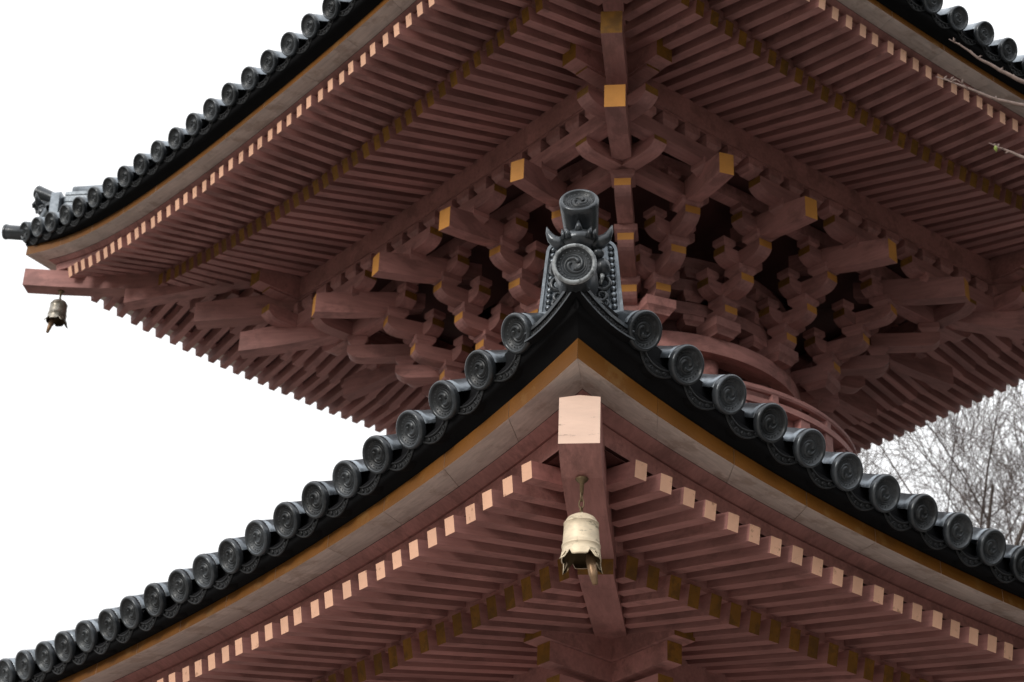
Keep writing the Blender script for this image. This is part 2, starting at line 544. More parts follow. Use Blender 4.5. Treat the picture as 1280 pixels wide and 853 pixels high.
# ------------------------------------------------------------------ a square roof
def build_roof(part_name, P):
    Rd, zd, sd_, N, w, r = P['Rd'], P['zd'], P['sd'], P['N'], P['w'], P['r']
    slope = P['slope']
    # roof surface
    m = MB()
    def surf(out, t):
        e = Rd - out
        fade = max(0.0, 1 - e / (Rd - P['Rtop'])) ** 1.5
        return zd + e * slope + P['curve'] * e * e + sd_ * S(t) * fade
    nt, ne = 24, 12
    outs = [Rd - 0.05 - (Rd - 0.05 - P['Rtop']) * j / ne for j in range(ne + 1)]
    for th in (*NEAR, *BACK):
        Mz = RZ(th)
        vs, fs = [], []
        for lift in (-0.09, -0.15):
            for j, out in enumerate(outs):
                for i in range(nt + 1):
                    t = -1 + 2 * i / nt
                    vs.append(Mz @ Vector((out - (0.02 if lift < -0.1 else 0), t * out, surf(out, t) + lift)))
        K = (ne + 1) * (nt + 1)
        for j in range(ne):
            for i in range(nt):
                a = j * (nt + 1) + i
                fs.append((a, a + 1, a + nt + 2, a + nt + 1))
                fs.append((K + a, K + a + nt + 1, K + a + nt + 2, K + a + 1))
        for i in range(nt):
            fs.append((i, K + i, K + i + 1, i + 1))
        m.add(vs, fs, 0, True)
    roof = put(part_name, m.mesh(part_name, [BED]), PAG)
    # rows of round tiles up the slope
    rows = MB()
    for th in (*NEAR, *BACK):
        Mz = RZ(th)
        for i in range(N):
            u = (i - (N - 1) / 2) * w
            inner = max(P['Rtop'], abs(u) + 0.12)
            pts = []
            o0 = Rd - 0.30
            k = max(2, int((o0 - inner) / 0.35))
            if o0 - inner < 0.12:
                continue
            for j in range(k + 1):
                out = o0 - (o0 - inner) * j / k
                pts.append(Mz @ Vector((out, u, surf(out, u / out) - 0.03)))
            rows.tube(pts, [r * 0.78] * len(pts), 8)
    put('roof_tile_row', rows.mesh('roof_tile_row', [TILE]), roof, kind='stuff')
    # eave tiles
    tilt = math.atan(slope) + 0.09
    em = eave_tile_mesh('round_eave_tile', r, 0.45)
    pm = pan_tile_mesh('pan_eave_tile', w, r, 0.42)
    rest = MB()
    for th in (*NEAR, *BACK):
        for i in range(N):
            u = (i - (N - 1) / 2) * w
            rnd = random.Random(int(u * 1000) + int(th * 10) + N)
            M = RZ(th) @ T((Rd + rnd.uniform(-.006, .006), u + rnd.uniform(-.004, .004), zd + sd_ * S(u / Rd) + rnd.uniform(-.004, .004))) @ RZ(rnd.uniform(-.04, .04)) @ RY(tilt + rnd.uniform(-.045, .045)) @ RX(rnd.uniform(-.12, .12))
            if th in NEAR:
                put('round_eave_tile', em, roof, M)
            else:
                rest.lathe([(0, 0), (r, 0), (0.8 * r, -0.12), (0.8 * r, -0.4)], 12, M=M)
        for i in range(N + 1):
            u = (i - N / 2) * w
            if i in (0, N):
                if th in NEAR:
                    corner_pan(roof, P, th, 1 if u > 0 else -1)
                continue
            ds = (S((u + .05) / Rd) - S((u - .05) / Rd)) * sd_ / 0.1
            M = RZ(th) @ T((Rd - 0.035, u, zd + sd_ * S(u / Rd) - r * 0.10)) @ RX(math.atan(ds)) @ RY(tilt * 0.6)
            if th in NEAR:
                put('pan_eave_tile', pm, roof, M)
            elif 0 < i < N:
                rest.box(-0.3, 0, -w / 2, w / 2, -r * 1.2, -r * 0.6, 1, M=RZ(th) @ T((Rd - 0.035, u, zd + sd_ * S(u / Rd) - r * 0.10)) @ RY(tilt * 0.6))
    put('rear_eave_tiles', rest.mesh('rear_eave_tiles', [TILE, BED]), roof, kind='stuff')
    # eave boards
    f1, f2, f3 = P['fas_t'], P['fas_b'], P['fas_i']
    for th in (*NEAR, *BACK):
        nseg = P['nboard']
        for k in range(nseg):
            ta, tb = -1 + 2 * k / nseg, -1 + 2 * (k + 1) / nseg
            ga = 0.0004 if k else 0
            o = eave_strip('eave_board', [f1, f2, f3, (f3[0], f3[1] + 0.07, f3[2])], [WHITE, GOLD], th, roof,
                           ta + ga, tb - ga, 6, pmats=[1, 0, 0, 0], pf=P['pf'])
        lt, gr = P['lath_t'], P['lath_b']
        eave_strip('eave_lath', [lt, gr, (gr[0] - 0.10, gr[1], gr[2]), (gr[0] - 0.10, lt[1], lt[2])], [RED], th, roof, pf=P['pf'])
        lo = P['lath_low']
        eave_strip('eave_lath', [(gr[0] - 0.014, gr[1] - 0.004, gr[2]), (gr[0] - 0.014 - P['lbev'], lo, P['fs']),
                                 (gr[0] - 0.12, lo, P['fs']), (gr[0] - 0.12, gr[1] - 0.004, gr[2])], [RED], th, roof, pf=P['pf'])
        # mortar packing under the barrel tiles
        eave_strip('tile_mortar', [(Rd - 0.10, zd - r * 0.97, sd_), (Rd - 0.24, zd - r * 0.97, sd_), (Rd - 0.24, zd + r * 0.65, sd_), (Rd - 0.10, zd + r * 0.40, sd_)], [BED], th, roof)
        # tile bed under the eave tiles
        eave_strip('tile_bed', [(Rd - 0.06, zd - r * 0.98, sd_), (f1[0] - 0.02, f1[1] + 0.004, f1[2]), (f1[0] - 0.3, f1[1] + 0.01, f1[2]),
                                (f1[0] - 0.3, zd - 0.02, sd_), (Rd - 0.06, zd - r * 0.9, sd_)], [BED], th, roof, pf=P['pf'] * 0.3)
    # rafters
    Rf, zf, fs_, hf, wf = P['Rf'], P['zf'], P['fs'], P['hf'], P['wf']
    Rk, zk, ks, hb, wb = P['Rk'], P['zk'], P['ks'], P['hb'], P['wb']
    Rp, zp_top = P['Rp'], P['zp_top']
    NR, of = P['NR'], P['of']
    pitch = 2 * (Rf - of) / (NR - 1)
    fm = rafter_mesh('flying_rafter', wf, hf, CREAM)
    bm_ = rafter_mesh('base_rafter', wb, hb, OCHRE_SHADE)
    def zfly(u): return zf + fs_ * S(u / Rf)
    def zbase(u): return zk + ks * min(1.6, (u / Rk) ** 2)
    def zpur(u): return zp_top + hb / 2 + P['ps'] * min(1.5, (u / Rp) ** 2)
    restf = MB()
    for th in (*NEAR, *BACK):
        indiv = th in NEAR or P['all_rafters']
        for i in range(NR):
            u = -(Rf - of) + i * pitch
            rr = random.Random(i * 7 + int(th * 100))
            ju = u + rr.uniform(-.006, .006)
            # flying tier
            zi = zbase(u) + hb / 2 + P['kh'] + hf / 2
            sl_ = (zi - zfly(u)) / (Rf - Rk)
            L = Rf - max(Rk - 0.25, abs(u) + P['hw'] * 0.70)
            if L > 0.03:
                M = RZ(th) @ T((Rf + rr.uniform(-.009, .009), ju, zfly(u) + rr.uniform(-.002, .002))) @ RZ(rr.uniform(-.006, .006)) @ RY(math.atan(sl_)) @ SX(L * sqrt(1 + sl_ * sl_))
                if indiv:
                    put('flying_rafter', fm, roof, M)
                else:
                    restf.box(-1, 0, -wf / 2, wf / 2, -hf / 2, hf / 2, 0, M=M)
            # base tier
            L = Rk - max(P['Rin'], abs(u) + P['hw'] * 0.70)
            if L > 0.03:
                sl_ = (zpur(u) - zbase(u)) / (Rk - Rp)
                M = RZ(th) @ T((Rk + rr.uniform(-.005, .005), ju, zbase(u))) @ RY(math.atan(sl_)) @ SX(L * sqrt(1 + sl_ * sl_))
                if indiv:
                    put('base_rafter', bm_, roof, M)
                else:
                    restf.box(-1, 0, -wb / 2, wb / 2, -hb / 2, hb / 2, 0, M=M)
        # soffit boards over both tiers
        for nm, Ra, Rb, fa, fb in (('soffit_board', Rf - 0.10, Rk - 0.28,
                                    lambda u: zfly(u) + hf / 2, lambda u: zbase(u) + hb / 2 + P['kh'] + hf),
                                   ('soffit_board', Rk - 0.02, P['Rin'], lambda u: zbase(u) + hb / 2, lambda u: zpur(u) + hb / 2)):
            m = MB()
            nu, no = 36, 6
            R0, R1 = (Rf, Rk) if Ra > Rk else (Rk, Rp)
            vs, fcs = [], []
            for lift in (0.003, 0.03):
                for j in range(no + 1):
                    out = Ra + (Rb - Ra) * j / no
                    for i in range(nu + 1):
                        u = out * (-1 + 2 * i / nu)
                        q = (R0 - out) / (R0 - R1)
                        vs.append((out, u, fa(u) * (1 - q) + fb(u) * q + lift))
            K = (no + 1) * (nu + 1)
            for j in range(no):
                for i in range(nu):
                    a = j * (nu + 1) + i
                    fcs.append((a, a + nu + 1, a + nu + 2, a + 1))
                    fcs.append((K + a, K + a + 1, K + a + nu + 2, K + a + nu + 1))
            m.add(vs, fcs, 0, True)
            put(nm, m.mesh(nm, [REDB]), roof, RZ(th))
        # lath on the base rafter tips
        m = MB()
        n = 30
        vs, fcs = [], []
        for i in range(n + 1):
            u = Rk * (-1 + 2 * i / n)
            z0 = zbase(u) + hb / 2 + 0.002
            k_ = u / Rk
            for dx, dz in ((-0.02, 0), (-0.02, P['kh'] + hf * 0.5), (-0.12, P['kh'] + hf * 0.5), (-0.12, 0)):
                vs.append((Rk + dx, k_ * (Rk + dx), z0 + dz))
        for i in range(n):
            for q in range(4):
                fcs.append((i * 4 + q, (i + 1) * 4 + q, (i + 1) * 4 + (q + 1) % 4, i * 4 + (q + 1) % 4))
        m.add(vs, fcs, 0)
        put('rafter_lath', m.mesh('rafter_lath', [RED]), roof, RZ(th))
    if restf.v:
        put('rear_rafters', restf.mesh('rear_rafters', [RED]), roof, kind='stuff')
    # hip rafters, one above the other at every corner
    def hip(path, h, w_, end_m, name, peak=0.0):
        m = MB()
        n = len(path)
        c = 4 if not peak else 5
        vs, fcs, ms = [], [], []
        for d, z in path:
            x = d * sqrt(2)
            if peak:
                vs += [(x, -w_ / 2, z), (x, w_ / 2, z), (x, w_ / 2, z + h), (x, 0, z + h + peak), (x, -w_ / 2, z + h)]
            else:
                vs += [(x, -w_ / 2, z), (x, w_ / 2, z), (x, w_ / 2, z + h), (x, -w_ / 2, z + h)]
        for i in range(n - 1):
            for q in range(c):
                fcs.append((i * c + q, (i + 1) * c + q, (i + 1) * c + (q + 1) % c, i * c + (q + 1) % c))
        m.add(vs, fcs, 0)
        m.add(vs[:c], [tuple(range(c - 1, -1, -1))], 1)
        m.add(vs[-c:], [tuple(range(c))], 0)
        # a mesh whose outward end carries the end paint
        return m.mesh(name, [RED, end_m])
    hm1 = hip(P['hip_fly'], P['hip_h'], P['hw'], P['hip_end'], 'hip_rafter', 0.012)
    hm2 = hip(P['hip_base'], P['hip_bh'], P['hw'] * 0.94, OCHRE_SHADE, 'hip_rafter')
    for k in range(4):
        put('hip_rafter', hm1, roof, RZ(-3 * pi / 4 + k * pi / 2))
        put('hip_rafter', hm2, roof, RZ(-3 * pi / 4 + k * pi / 2))
    # purlins crossing at the corners with painted ends
    for th in (*NEAR, *BACK):
        for (R_, E_, z0, z1, pw, nm) in P['purlins']:
            m = MB()
            n = 20
            vs, fcs = [], []
            for i in range(n + 1):
                u = E_ * (-1 + 2 * i / n)
                dz = P['ps'] * min(1.5, (u / Rp) ** 2) + (0.0015 if th in (LEFT, BACKR) else 0)
                for y, z in ((-pw / 2, z0), (pw / 2, z0), (pw / 2, z1), (-pw / 2, z1)):
                    vs.append((R_ + y, u, z + dz))
            for i in range(n):
                for q in range(4):
                    fcs.append((i * 4 + q, (i + 1) * 4 + q, (i + 1) * 4 + (q + 1) % 4, i * 4 + (q + 1) % 4))
            m.add(vs, fcs, 0)
            m.add(vs[:4], [(0, 1, 2, 3)], 1)
            m.add(vs[-4:], [(3, 2, 1, 0)], 1)
            put(nm, m.mesh(nm, [RED, OCHRE_SHADE]), roof, RZ(th))
    return roof, surf

LOW = dict(pf=0.0, Rd=4.518, zd=6.243, sd=0.602, N=28, w=0.300, r=0.108, slope=0.36, curve=0.055, Rtop=1.95, cgap=0.02,
           fas_t=(4.362, 6.120, 0.470), fas_b=(4.365, 6.043, 0.428), fas_i=(4.133, 6.095, 0.374), nboard=16,
           lath_t=(4.131, 6.093, 0.374), lath_b=(4.063, 6.058, 0.346), lath_low=5.928, lbev=0.01,
           Rf=4.174, zf=5.870, fs=0.331, hf=0.096, wf=0.080, Rk=3.37, zk=5.868, ks=0.147, hb=0.13, wb=0.085, kh=0.035,
           Rp=2.24, zp_top=6.05, ps=0.04, Rin=1.75, NR=47, of=0.416, hw=0.21, hip_h=0.26, hip_bh=0.30, hip_end=WORN, all_rafters=False,
           hip_fly=[(4.235, 6.085), (4.08, 5.995), (3.80, 5.965), (3.37, 5.975), (2.9, 6.05), (2.3, 6.20)],
           hip_base=[(3.36, 5.885), (2.6, 6.00), (1.8, 6.15)],
           purlins=[(2.24, 2.89, 5.87, 6.049, 0.17, 'purlin'), (2.24, 2.80, 5.74, 5.867, 0.12, 'purlin_bolster')])
UPP = dict(pf=0.09, Rd=4.06, zd=10.790, sd=0.485, N=29, w=0.2805, r=0.094, slope=0.36, curve=0.07, Rtop=0.55, cgap=0.05,
           fas_t=(3.900, 10.637, 0.500), fas_b=(3.902, 10.583, 0.454), fas_i=(3.745, 10.600, 0.378), nboard=14,
           lath_t=(3.743, 10.598, 0.376), lath_b=(3.700, 10.572, 0.360), lath_low=10.530, lbev=0.01,
           Rf=3.749, zf=10.475, fs=0.327, hf=0.097, wf=0.062, Rk=3.12, zk=10.400, ks=0.300, hb=0.115, wb=0.075, kh=0.03,
           Rp=2.16, zp_top=10.62, ps=0.03, Rin=1.15, NR=53, of=0.10, hw=0.157, hip_h=0.172, hip_bh=0.30, hip_end=RED, all_rafters=True,
           hip_fly=[(3.955, 10.672), (3.72, 10.640), (3.45, 10.612), (3.17, 10.605), (2.6, 10.70), (2.0, 10.86)],
           hip_base=[(3.268, 10.455), (2.391, 10.690), (1.4, 10.96)],
           purlins=[(2.13, 2.62, 10.412, 10.618, 0.15, 'purlin'), (2.13, 2.50, 10.392, 10.410, 0.125, 'purlin_bolster')])
lower_roof, low_surf = build_roof('lower_roof', LOW)
upper_roof, upp_surf = build_roof('upper_roof', UPP)

# ------------------------------------------------------------------ corner ridges with demon tiles
def cyl_between(m, a, b, r0, r1, n=20, mi=0):
    m.tube([a, b], [r0, r1], n, mi)

def corner_ridge(P, roof, surf, th, s, worn, slim=1.0):
    """th: direction the corner points; s: size factor"""
    zc = P['zd'] + P['sd']
    D = P['Rd'] * sqrt(2)
    Mz = RZ(th)
    # ridge of stacked tiles along the hip
    m = MB()
    n = 14
    x1 = P['Rtop'] * sqrt(2)
    x0 = D - 0.462 * s
    for layer, (hw_, z0, z1) in enumerate(((0.15, -0.12, 0.06), (0.125, 0.062, 0.10), (0.105, 0.102, 0.14), (0.115, 0.142, 0.18), (0.105, 0.182, 0.22), (0.115, 0.222, 0.26))):
        vs, fcs = [], []
        for i in range(n + 1):
            x = x0 + (x1 - x0) * i / n
            zz = surf(x / sqrt(2), 1.0)
            zz += 0.10 * s * max(0, 1 - (x0 - x) / 1.2) ** 2
            for y, z in ((-hw_ * s, z0 * s), (hw_ * s, z0 * s), (hw_ * s, z1 * s), (-hw_ * s, z1 * s)):
                vs.append((x, y, zz + z))
        for i in range(n):
            for q in range(4):
                fcs.append((i * 4 + q, i * 4 + (q + 1) % 4, (i + 1) * 4 + (q + 1) % 4, (i + 1) * 4 + q))
        m.add(vs, fcs, 0)
        m.add(vs[:4], [(0, 1, 2, 3)], 0)
    pts, rad = [], []
    for i in range(n + 1):
        x = x0 - 0.05 + (x1 - x0) * i / n
        zz = surf(x / sqrt(2), 1.0) + 0.10 * s * max(0, 1 - (x0 - x) / 1.2) ** 2
        pts.append((x, 0, zz + 0.30 * s)); rad.append(0.085 * s)
    m.tube(pts, rad, 12)
    ridge = put('corner_ridge', m.mesh('corner_ridge', [TILE]), PAG, Mz)
    # round tile at the very corner
    cm_ = eave_tile_mesh('corner_round_tile', 0.113 * s * (1 if slim == 1 else 0.72), (0.26 if slim == 1 else 0.5), worn, True)
    put('round_corner_tile', cm_, ridge, T((D + (0.075 if slim == 1 else 0.15) * s, 0, zc + (0 if slim == 1 else 0.02))) @ RY(0.12 if slim == 1 else -0.12) @ RX(0.4))
    # bird-perch tile rising out over the demon head
    bm2 = MB()
    r = 0.104 * s * slim
    bm2.lathe([(0, -0.03 * r), (0.78 * r, -0.03 * r), (0.80 * r, 0.10 * r), (0.90 * r, 0.13 * r), (r, 0.02 * r), (r * 0.99, -0.2 * r),
               (0.88 * r, -1.6 * r), (0.80 * r, -3.0 * r), (0.78 * r, -5.5 * r), (0.3 * r, -5.5 * r)], 32, mfun=lambda q: 2 if q < 2 else 0)
    crest(bm2, r * 0.97, -0.03 * r)
    put('bird_perch_tile', bm2.mesh('bird_perch_tile', [TILER, TILEW, TILEF]), ridge, T((D - 0.117 * s, 0, zc + 0.500 * s)) @ RY(-radians(24)) @ RX(0.2))
    # demon tile
    xb = D - 0.37 * s
    zb = zc - 0.03 * s
    pl = MB()
    outl = []
    wb_, wt, hh, rc = 0.222 * s, 0.188 * s, 0.43 * s, 0.07 * s
    outl = [(-wb_, 0), (wb_, 0)]
    for k in range(7):
        a = k / 6 * pi / 2
        outl.append((wt - rc + rc * cos(a), hh - rc + rc * sin(a)))
    for k in range(7):
        a = pi / 2 + k / 6 * pi / 2
        outl.append((-wt + rc + rc * cos(a), hh - rc + rc * sin(a)))
    nO = len(outl)
    vs = [(0.0, y, z) for y, z in outl] + [(-0.09 * s, y, z) for y, z in outl]
    inn = [(y * 0.92, 0.016 * s + z * 0.94) for y, z in outl]
    in2 = [(y * 0.60, 0.03 * s + z * 0.90) for y, z in outl]
    in1 = [(y * 0.66, 0.026 * s + z * 0.91) for y, z in outl]
    vs += [(0.0, y, z) for y, z in inn] + [(-0.025 * s, y, z) for y, z in inn] + [(-0.025 * s, y, z) for y, z in in1] + [(0.008 * s, y, z) for y, z in in1] + [(0.008 * s, y, z) for y, z in in2]
    fcs = []
    for i in range(nO):
        j = (i + 1) % nO
        fcs.append((i, nO + i, nO + j, j))
        fcs.append((i, j, 2 * nO + j, 2 * nO + i))
        for q in range(2, 6):
            fcs.append((q * nO + i, q * nO + j, (q + 1) * nO + j, (q + 1) * nO + i))
    fcs.append(tuple(range(2 * nO - 1, nO - 1, -1)))
    fcs.append(tuple(6 * nO + i for i in range(nO)))
    pl.add(vs, fcs, 0)
    MO = Mz @ T((xb, 0, zb)) @ RY(radians(4))
    demon = put('demon_tile', pl.mesh('demon_tile', [TILE]), PAG, MO)
    # beads down both borders
    bd = MB()
    bd.lathe([(0, 0.014 * s), (0.012 * s, 0.012 * s), (0.0165 * s, 0.005 * s), (0.017 * s, -0.008 * s)], 12)
    bme = bd.mesh('bead', [TILE])
    for sg in (-1, 1):
        for k in range(11):
            z = 0.045 * s + k * 0.034 * s
            hw_ = wb_ + (wt - wb_) * (z / hh)
            put('bead', bme, demon, T((-0.018 * s, sg * hw_ * 0.79, z)))
    # face: skull with brow, cheeks, snout, jaw
    def ell(m_, c, rx, ry, rz, n1=14, n2=9):
        vs_, fs_ = [], []
        for i in range(n2 + 1):
            a = -pi / 2 + pi * i / n2
            for j in range(n1):
                b = 2 * pi * j / n1
                vs_.append((c[0] + rx * cos(a) * cos(b), c[1] + ry * cos(a) * sin(b), c[2] + rz * sin(a)))
        for i in range(n2):
            for j in range(n1):
                fs_.append((i * n1 + j, i * n1 + (j + 1) % n1, (i + 1) * n1 + (j + 1) % n1, (i + 1) * n1 + j))
        m_.add(vs_, fs_, 0, True)
    hd = MB()
    ell(hd, (0.15 * s, 0, 0.345 * s), 0.085 * s, 0.098 * s, 0.058 * s, 20, 12)      # brow dome
    ell(hd, (0.06 * s, 0, 0.25 * s), 0.10 * s, 0.112 * s, 0.15 * s, 20, 12)        # face
    put('head', hd.mesh('head', [TILER]), demon)
    for sg in (-1, 1):
        h_ = MB()
        pts = [(0.15 * s, sg * 0.07 * s, 0.335 * s), (0.155 * s, sg * 0.115 * s, 0.335 * s), (0.16 * s, sg * 0.145 * s, 0.36 * s), (0.165 * s, sg * 0.162 * s, 0.392 * s), (0.165 * s, sg * 0.170 * s, 0.425 * s)]
        h_.tube(pts, [0.040 * s, 0.036 * s, 0.026 * s, 0.015 * s, 0.003 * s], 12)
        put('horn', h_.mesh('horn', [TILER]), demon)
        b_ = MB()
        for q in range(2):
            pts = [(0.225 * s - q * .02 * s, sg * (0.052 + .022 * q) * s, (0.325 + .005 * q) * s), (0.235 * s - q * .02 * s, sg * (0.058 + .022 * q) * s, 0.36 * s), (0.21 * s - q * .02 * s, sg * (0.066 + .022 * q) * s, 0.398 * s)]
            b_.tube(pts, [0.016 * s, 0.012 * s, 0.003 * s], 7)
        put('brow_tuft', b_.mesh('brow_tuft', [TILER]), demon)
        e_ = MB()
        ell(e_, (0.125 * s, sg * 0.095 * s, 0.285 * s), 0.035 * s, 0.034 * s, 0.03 * s)
        put('eye', e_.mesh('eye', [TILER]), demon)
        c_ = MB()
        ell(c_, (0.10 * s, sg * 0.118 * s, 0.215 * s), 0.05 * s, 0.042 * s, 0.05 * s)
        # curled jaw line and mane scrolls
        for (yc, zc_, R_, tk) in ((0.118, 0.150, 0.052, 0.017), (0.11, 0.075, 0.04, 0.014), (0.125, 0.035, 0.03, 0.011), (0.09, 0.27, 0.05, 0.012)):
            pts = []
            for i in range(15):
                a = i / 14 * 2.6 * pi
                q = R_ * (1 - 0.72 * i / 14)
                pts.append((0.055 * s, sg * (yc * s + q * s * cos(a + 2.2)), zc_ * s + q * s * sin(a + 2.2)))
            c_.tube(pts, [tk * s * (1 - 0.4 * i / 14) for i in range(15)], 7)
        put('cheek', c_.mesh('cheek', [TILER]), demon)
        f_ = MB()
        f_.tube([(0.10 * s, sg * 0.115 * s, 0.19 * s), (0.115 * s, sg * 0.118 * s, 0.155 * s), (0.105 * s, sg * 0.112 * s, 0.115 * s)], [0.014 * s, 0.011 * s, 0.002 * s], 7)
        put('fang', f_.mesh('fang', [TILEW]), demon)
    t_ = MB()
    t_.tube([(0.21 * s, 0, 0.375 * s), (0.225 * s, 0, 0.405 * s), (0.225 * s, 0, 0.43 * s)], [0.024 * s, 0.012 * s, 0.002 * s], 8)
    put('forehead_spike', t_.mesh('forehead_spike', [TILER]), demon)

corner_ridge(LOW, lower_roof, low_surf, -3 * pi / 4, 1.0, True)
for k in (1, 2, 3):
    pass
corner_ridge(UPP, upper_roof, upp_surf, 3 * pi / 4, 0.90, False, 0.72)
corner_ridge(UPP, upper_roof, upp_surf, -3 * pi / 4, 0.90, False, 0.72)
corner_ridge(UPP, upper_roof, upp_surf, -pi / 4, 0.90, False, 0.72)

# ------------------------------------------------------------------ dome, railing and drum
m = MB()
prof = [(2.15, 7.05), (2.13, 7.4), (2.05, 7.75), (1.92, 8.02), (1.80, 8.16), (1.60, 8.26), (1.0, 8.30), (0.0, 8.30)]
m.lathe(prof, 64, M=RY(-pi / 2))
put('plaster_dome', m.mesh('plaster_dome', [PLASTER]), PAG)

def ring_mesh(name, prof, mats, n=96):
    m_ = MB()
    m_.lathe(prof, n, closed=True, M=RY(-pi / 2), smooth=False)
    return m_.mesh(name, mats)
rail = put('railing', ring_mesh('railing', [(1.66, 8.20), (1.84, 8.20), (1.84, 8.30), (1.66, 8.30)], [RED]), PAG)
put('rail', ring_mesh('rail', [(1.755, 8.715), (1.768, 8.70), (1.795, 8.70), (1.806, 8.715), (1.806, 8.74), (1.795, 8.752), (1.768, 8.752), (1.755, 8.74)], [RED]), rail)
put('rail', ring_mesh('rail', [(1.73, 8.585), (1.815, 8.585), (1.815, 8.635), (1.73, 8.635)], [RED]), rail)
put('rail', ring_mesh('rail', [(1.70, 8.302), (1.80, 8.302), (1.80, 8.40), (1.70, 8.40)], [RED]), rail)
put('rail_panel', ring_mesh('rail_panel', [(1.715, 8.402), (1.728, 8.402), (1.728, 8.583), (1.715, 8.583)], [RED]), rail)
pm1 = MB(); pm1.box(-0.03, 0.035, -0.055, 0.055, 0, 0.181)
pm1 = pm1.mesh('strut', [RED])
pm2 = MB(); pm2.box(-0.022, 0.028, -0.03, 0.03, 0, 0.063)
pm2 = pm2.mesh('post', [RED])
for k in range(36):
    put('strut', pm1, rail, RZ(radians(k * 10 + 3)) @ T((1.765, 0, 8.403)))
for k in range(18):
    put('post', pm2, rail, RZ(radians(k * 20 + 3)) @ T((1.775, 0, 8.636)))
m = MB()
m.lathe([(1.15, 8.30), (1.15, 10.45)], 72, M=RY(-pi / 2))
drum = put('round_body', m.mesh('round_body', [REDB]), PAG)
put('ring_beam', ring_mesh('ring_beam', [(1.16, 9.20), (1.36, 9.20), (1.36, 9.34), (1.16, 9.34)], [RED]), drum)
put('ring_beam', ring_mesh('ring_beam', [(1.155, 8.90), (1.235, 8.90), (1.235, 9.10), (1.155, 9.10)], [RED]), drum)
put('ring_beam', ring_mesh('ring_beam', [(1.155, 8.31), (1.27, 8.31), (1.27, 8.46), (1.155, 8.46)], [RED]), drum)
cm = MB()
cm.lathe([(0.0, 0), (0.10, 0), (0.10, 0.898), (0.0, 0.898)], 16, M=RY(-pi / 2))
cme = cm.mesh('drum_column', [RED])
for k in range(12):
    put('drum_column', cme, drum, RZ(radians(15 + 30 * k)) @ T((1.16, 0, 8.301)))

# ------------------------------------------------------------------ bracket sets under the upper roof
AH, AW = 0.125, 0.125            # bracket arm height and width
BH, BW = 0.08, 0.18             # bearing block
def arm_profile(h, L, both):
    """side outline in (x,z): end(s) cut square at the top and curved up from below"""
    cv = [(-0.145, -h), (-0.105, -h * 0.985), (-0.07, -h * 0.93), (-0.04, -h * 0.82), (-0.015, -h * 0.66), (0, -h * 0.50)]
    pts = [(x, z) for x, z in cv] + [(0, 0)]
    mats = [0] * (len(cv) - 1) + [1, 0]
    if both:
        left = [(-L, 0)] + [(-L - x, z) for x, z in reversed(cv)]
        pts += left
        mats += [1] + [0] * (len(cv) - 1) + [0]
    else:
        pts += [(-L, 0), (-L, -h)]
        mats += [0, 0]
    return pts, mats
_arms = {}
def arm_mesh(L, both=False, name='bracket_arm'):
    key = (round(L, 3), both)
    if key not in _arms:
        m_ = MB()
        pts, mats = arm_profile(AH, L, both)
        pts = pts[::-1]
        n = len(pts)
        mats = [mats[(n - 2 - i) % n] for i in range(n)]
        m_.prism(pts, -AW / 2, AW / 2, mats, 0)
        _arms[key] = m_.mesh(name, [RED, OCHRE_SHADE if both else OCHRE])
    return _arms[key]
def block_mesh(w, h, name='bearing_block'):
    m_ = MB()
    rings = [(w * 0.34, 0), (w * 0.36, h * 0.12), (w * 0.42, h * 0.28), (w * 0.5, h * 0.42), (w * 0.5, h)]
    vs, fs = [], []
    for hw_, z in rings:
        vs += [(-hw_, -hw_, z), (hw_, -hw_, z), (hw_, hw_, z), (-hw_, hw_, z)]
    for i in range(len(rings) - 1):
        for q in range(4):
            fs.append((i * 4 + q, i * 4 + (q + 1) % 4, (i + 1) * 4 + (q + 1) % 4, (i + 1) * 4 + q))
    fs += [(3, 2, 1, 0), tuple(len(vs) - 4 + q for q in range(4))]
    m_.add(vs, fs, 0)
    return m_.mesh(name, [RED])
BLK = block_mesh(BW, BH)
BLKS = block_mesh(0.13, BH)
BIG = block_mesh(0.25, 0.13, 'bracket_set')
BLK2 = block_mesh(0.155, 0.106)

def tail_mesh(L, h, w_, drop, endm=None):
    endm = endm or OCHRE
    """tail rafter: end painted, underside gently bowed; local x outward, end face at x=0, centre of end at z=0"""
    m_ = MB()
    n = 8
    top, bot = [], []
    for i in range(n + 1):
        x = -L * i / n
        q = i / n
        top.append((x, h / 2 + drop * q + 0.015 * sin(pi * q)))
        bot.append((x, -h / 2 + drop * q * 0.95 - 0.025 * sin(pi * q) + 0.05 * q))
    pts = bot[::-1] + top            # inner bottom -> outer bottom -> outer top -> inner top
    k = len(pts)
    mats = [0] * k
    mats[n] = 1
    m_.prism(pts[::-1], -w_ / 2, w_ / 2, [mats[(k - 2 - i) % k] for i in range(k)], 0)
    return m_.mesh('tail_rafter', [RED, endm])
TAIL = tail_mesh(0.95, 0.18, 0.115, 0.20)
TAILD1 = tail_mesh(1.15, 0.19, 0.15, 0.18)
TAILD2 = tail_mesh(1.25, 0.19, 0.15, 0.10, OCHRE_SHADE)

ZT = {3: 9.575, 2: 9.768, 1: 9.976}      # tops of the stepping arms
C2 = {3: (0.342, 1.461), 2: (0.365, 1.674), 1: (0.380, 1.894), 0: (0.462, 2.461)}
C1 = {3: (0.981, 1.365), 2: (1.063, 1.627), 1: (1.143, 1.872), 0: (1.361, 2.461)}
DG = {3: 1.17, 2: 1.49, 1: 1.80}

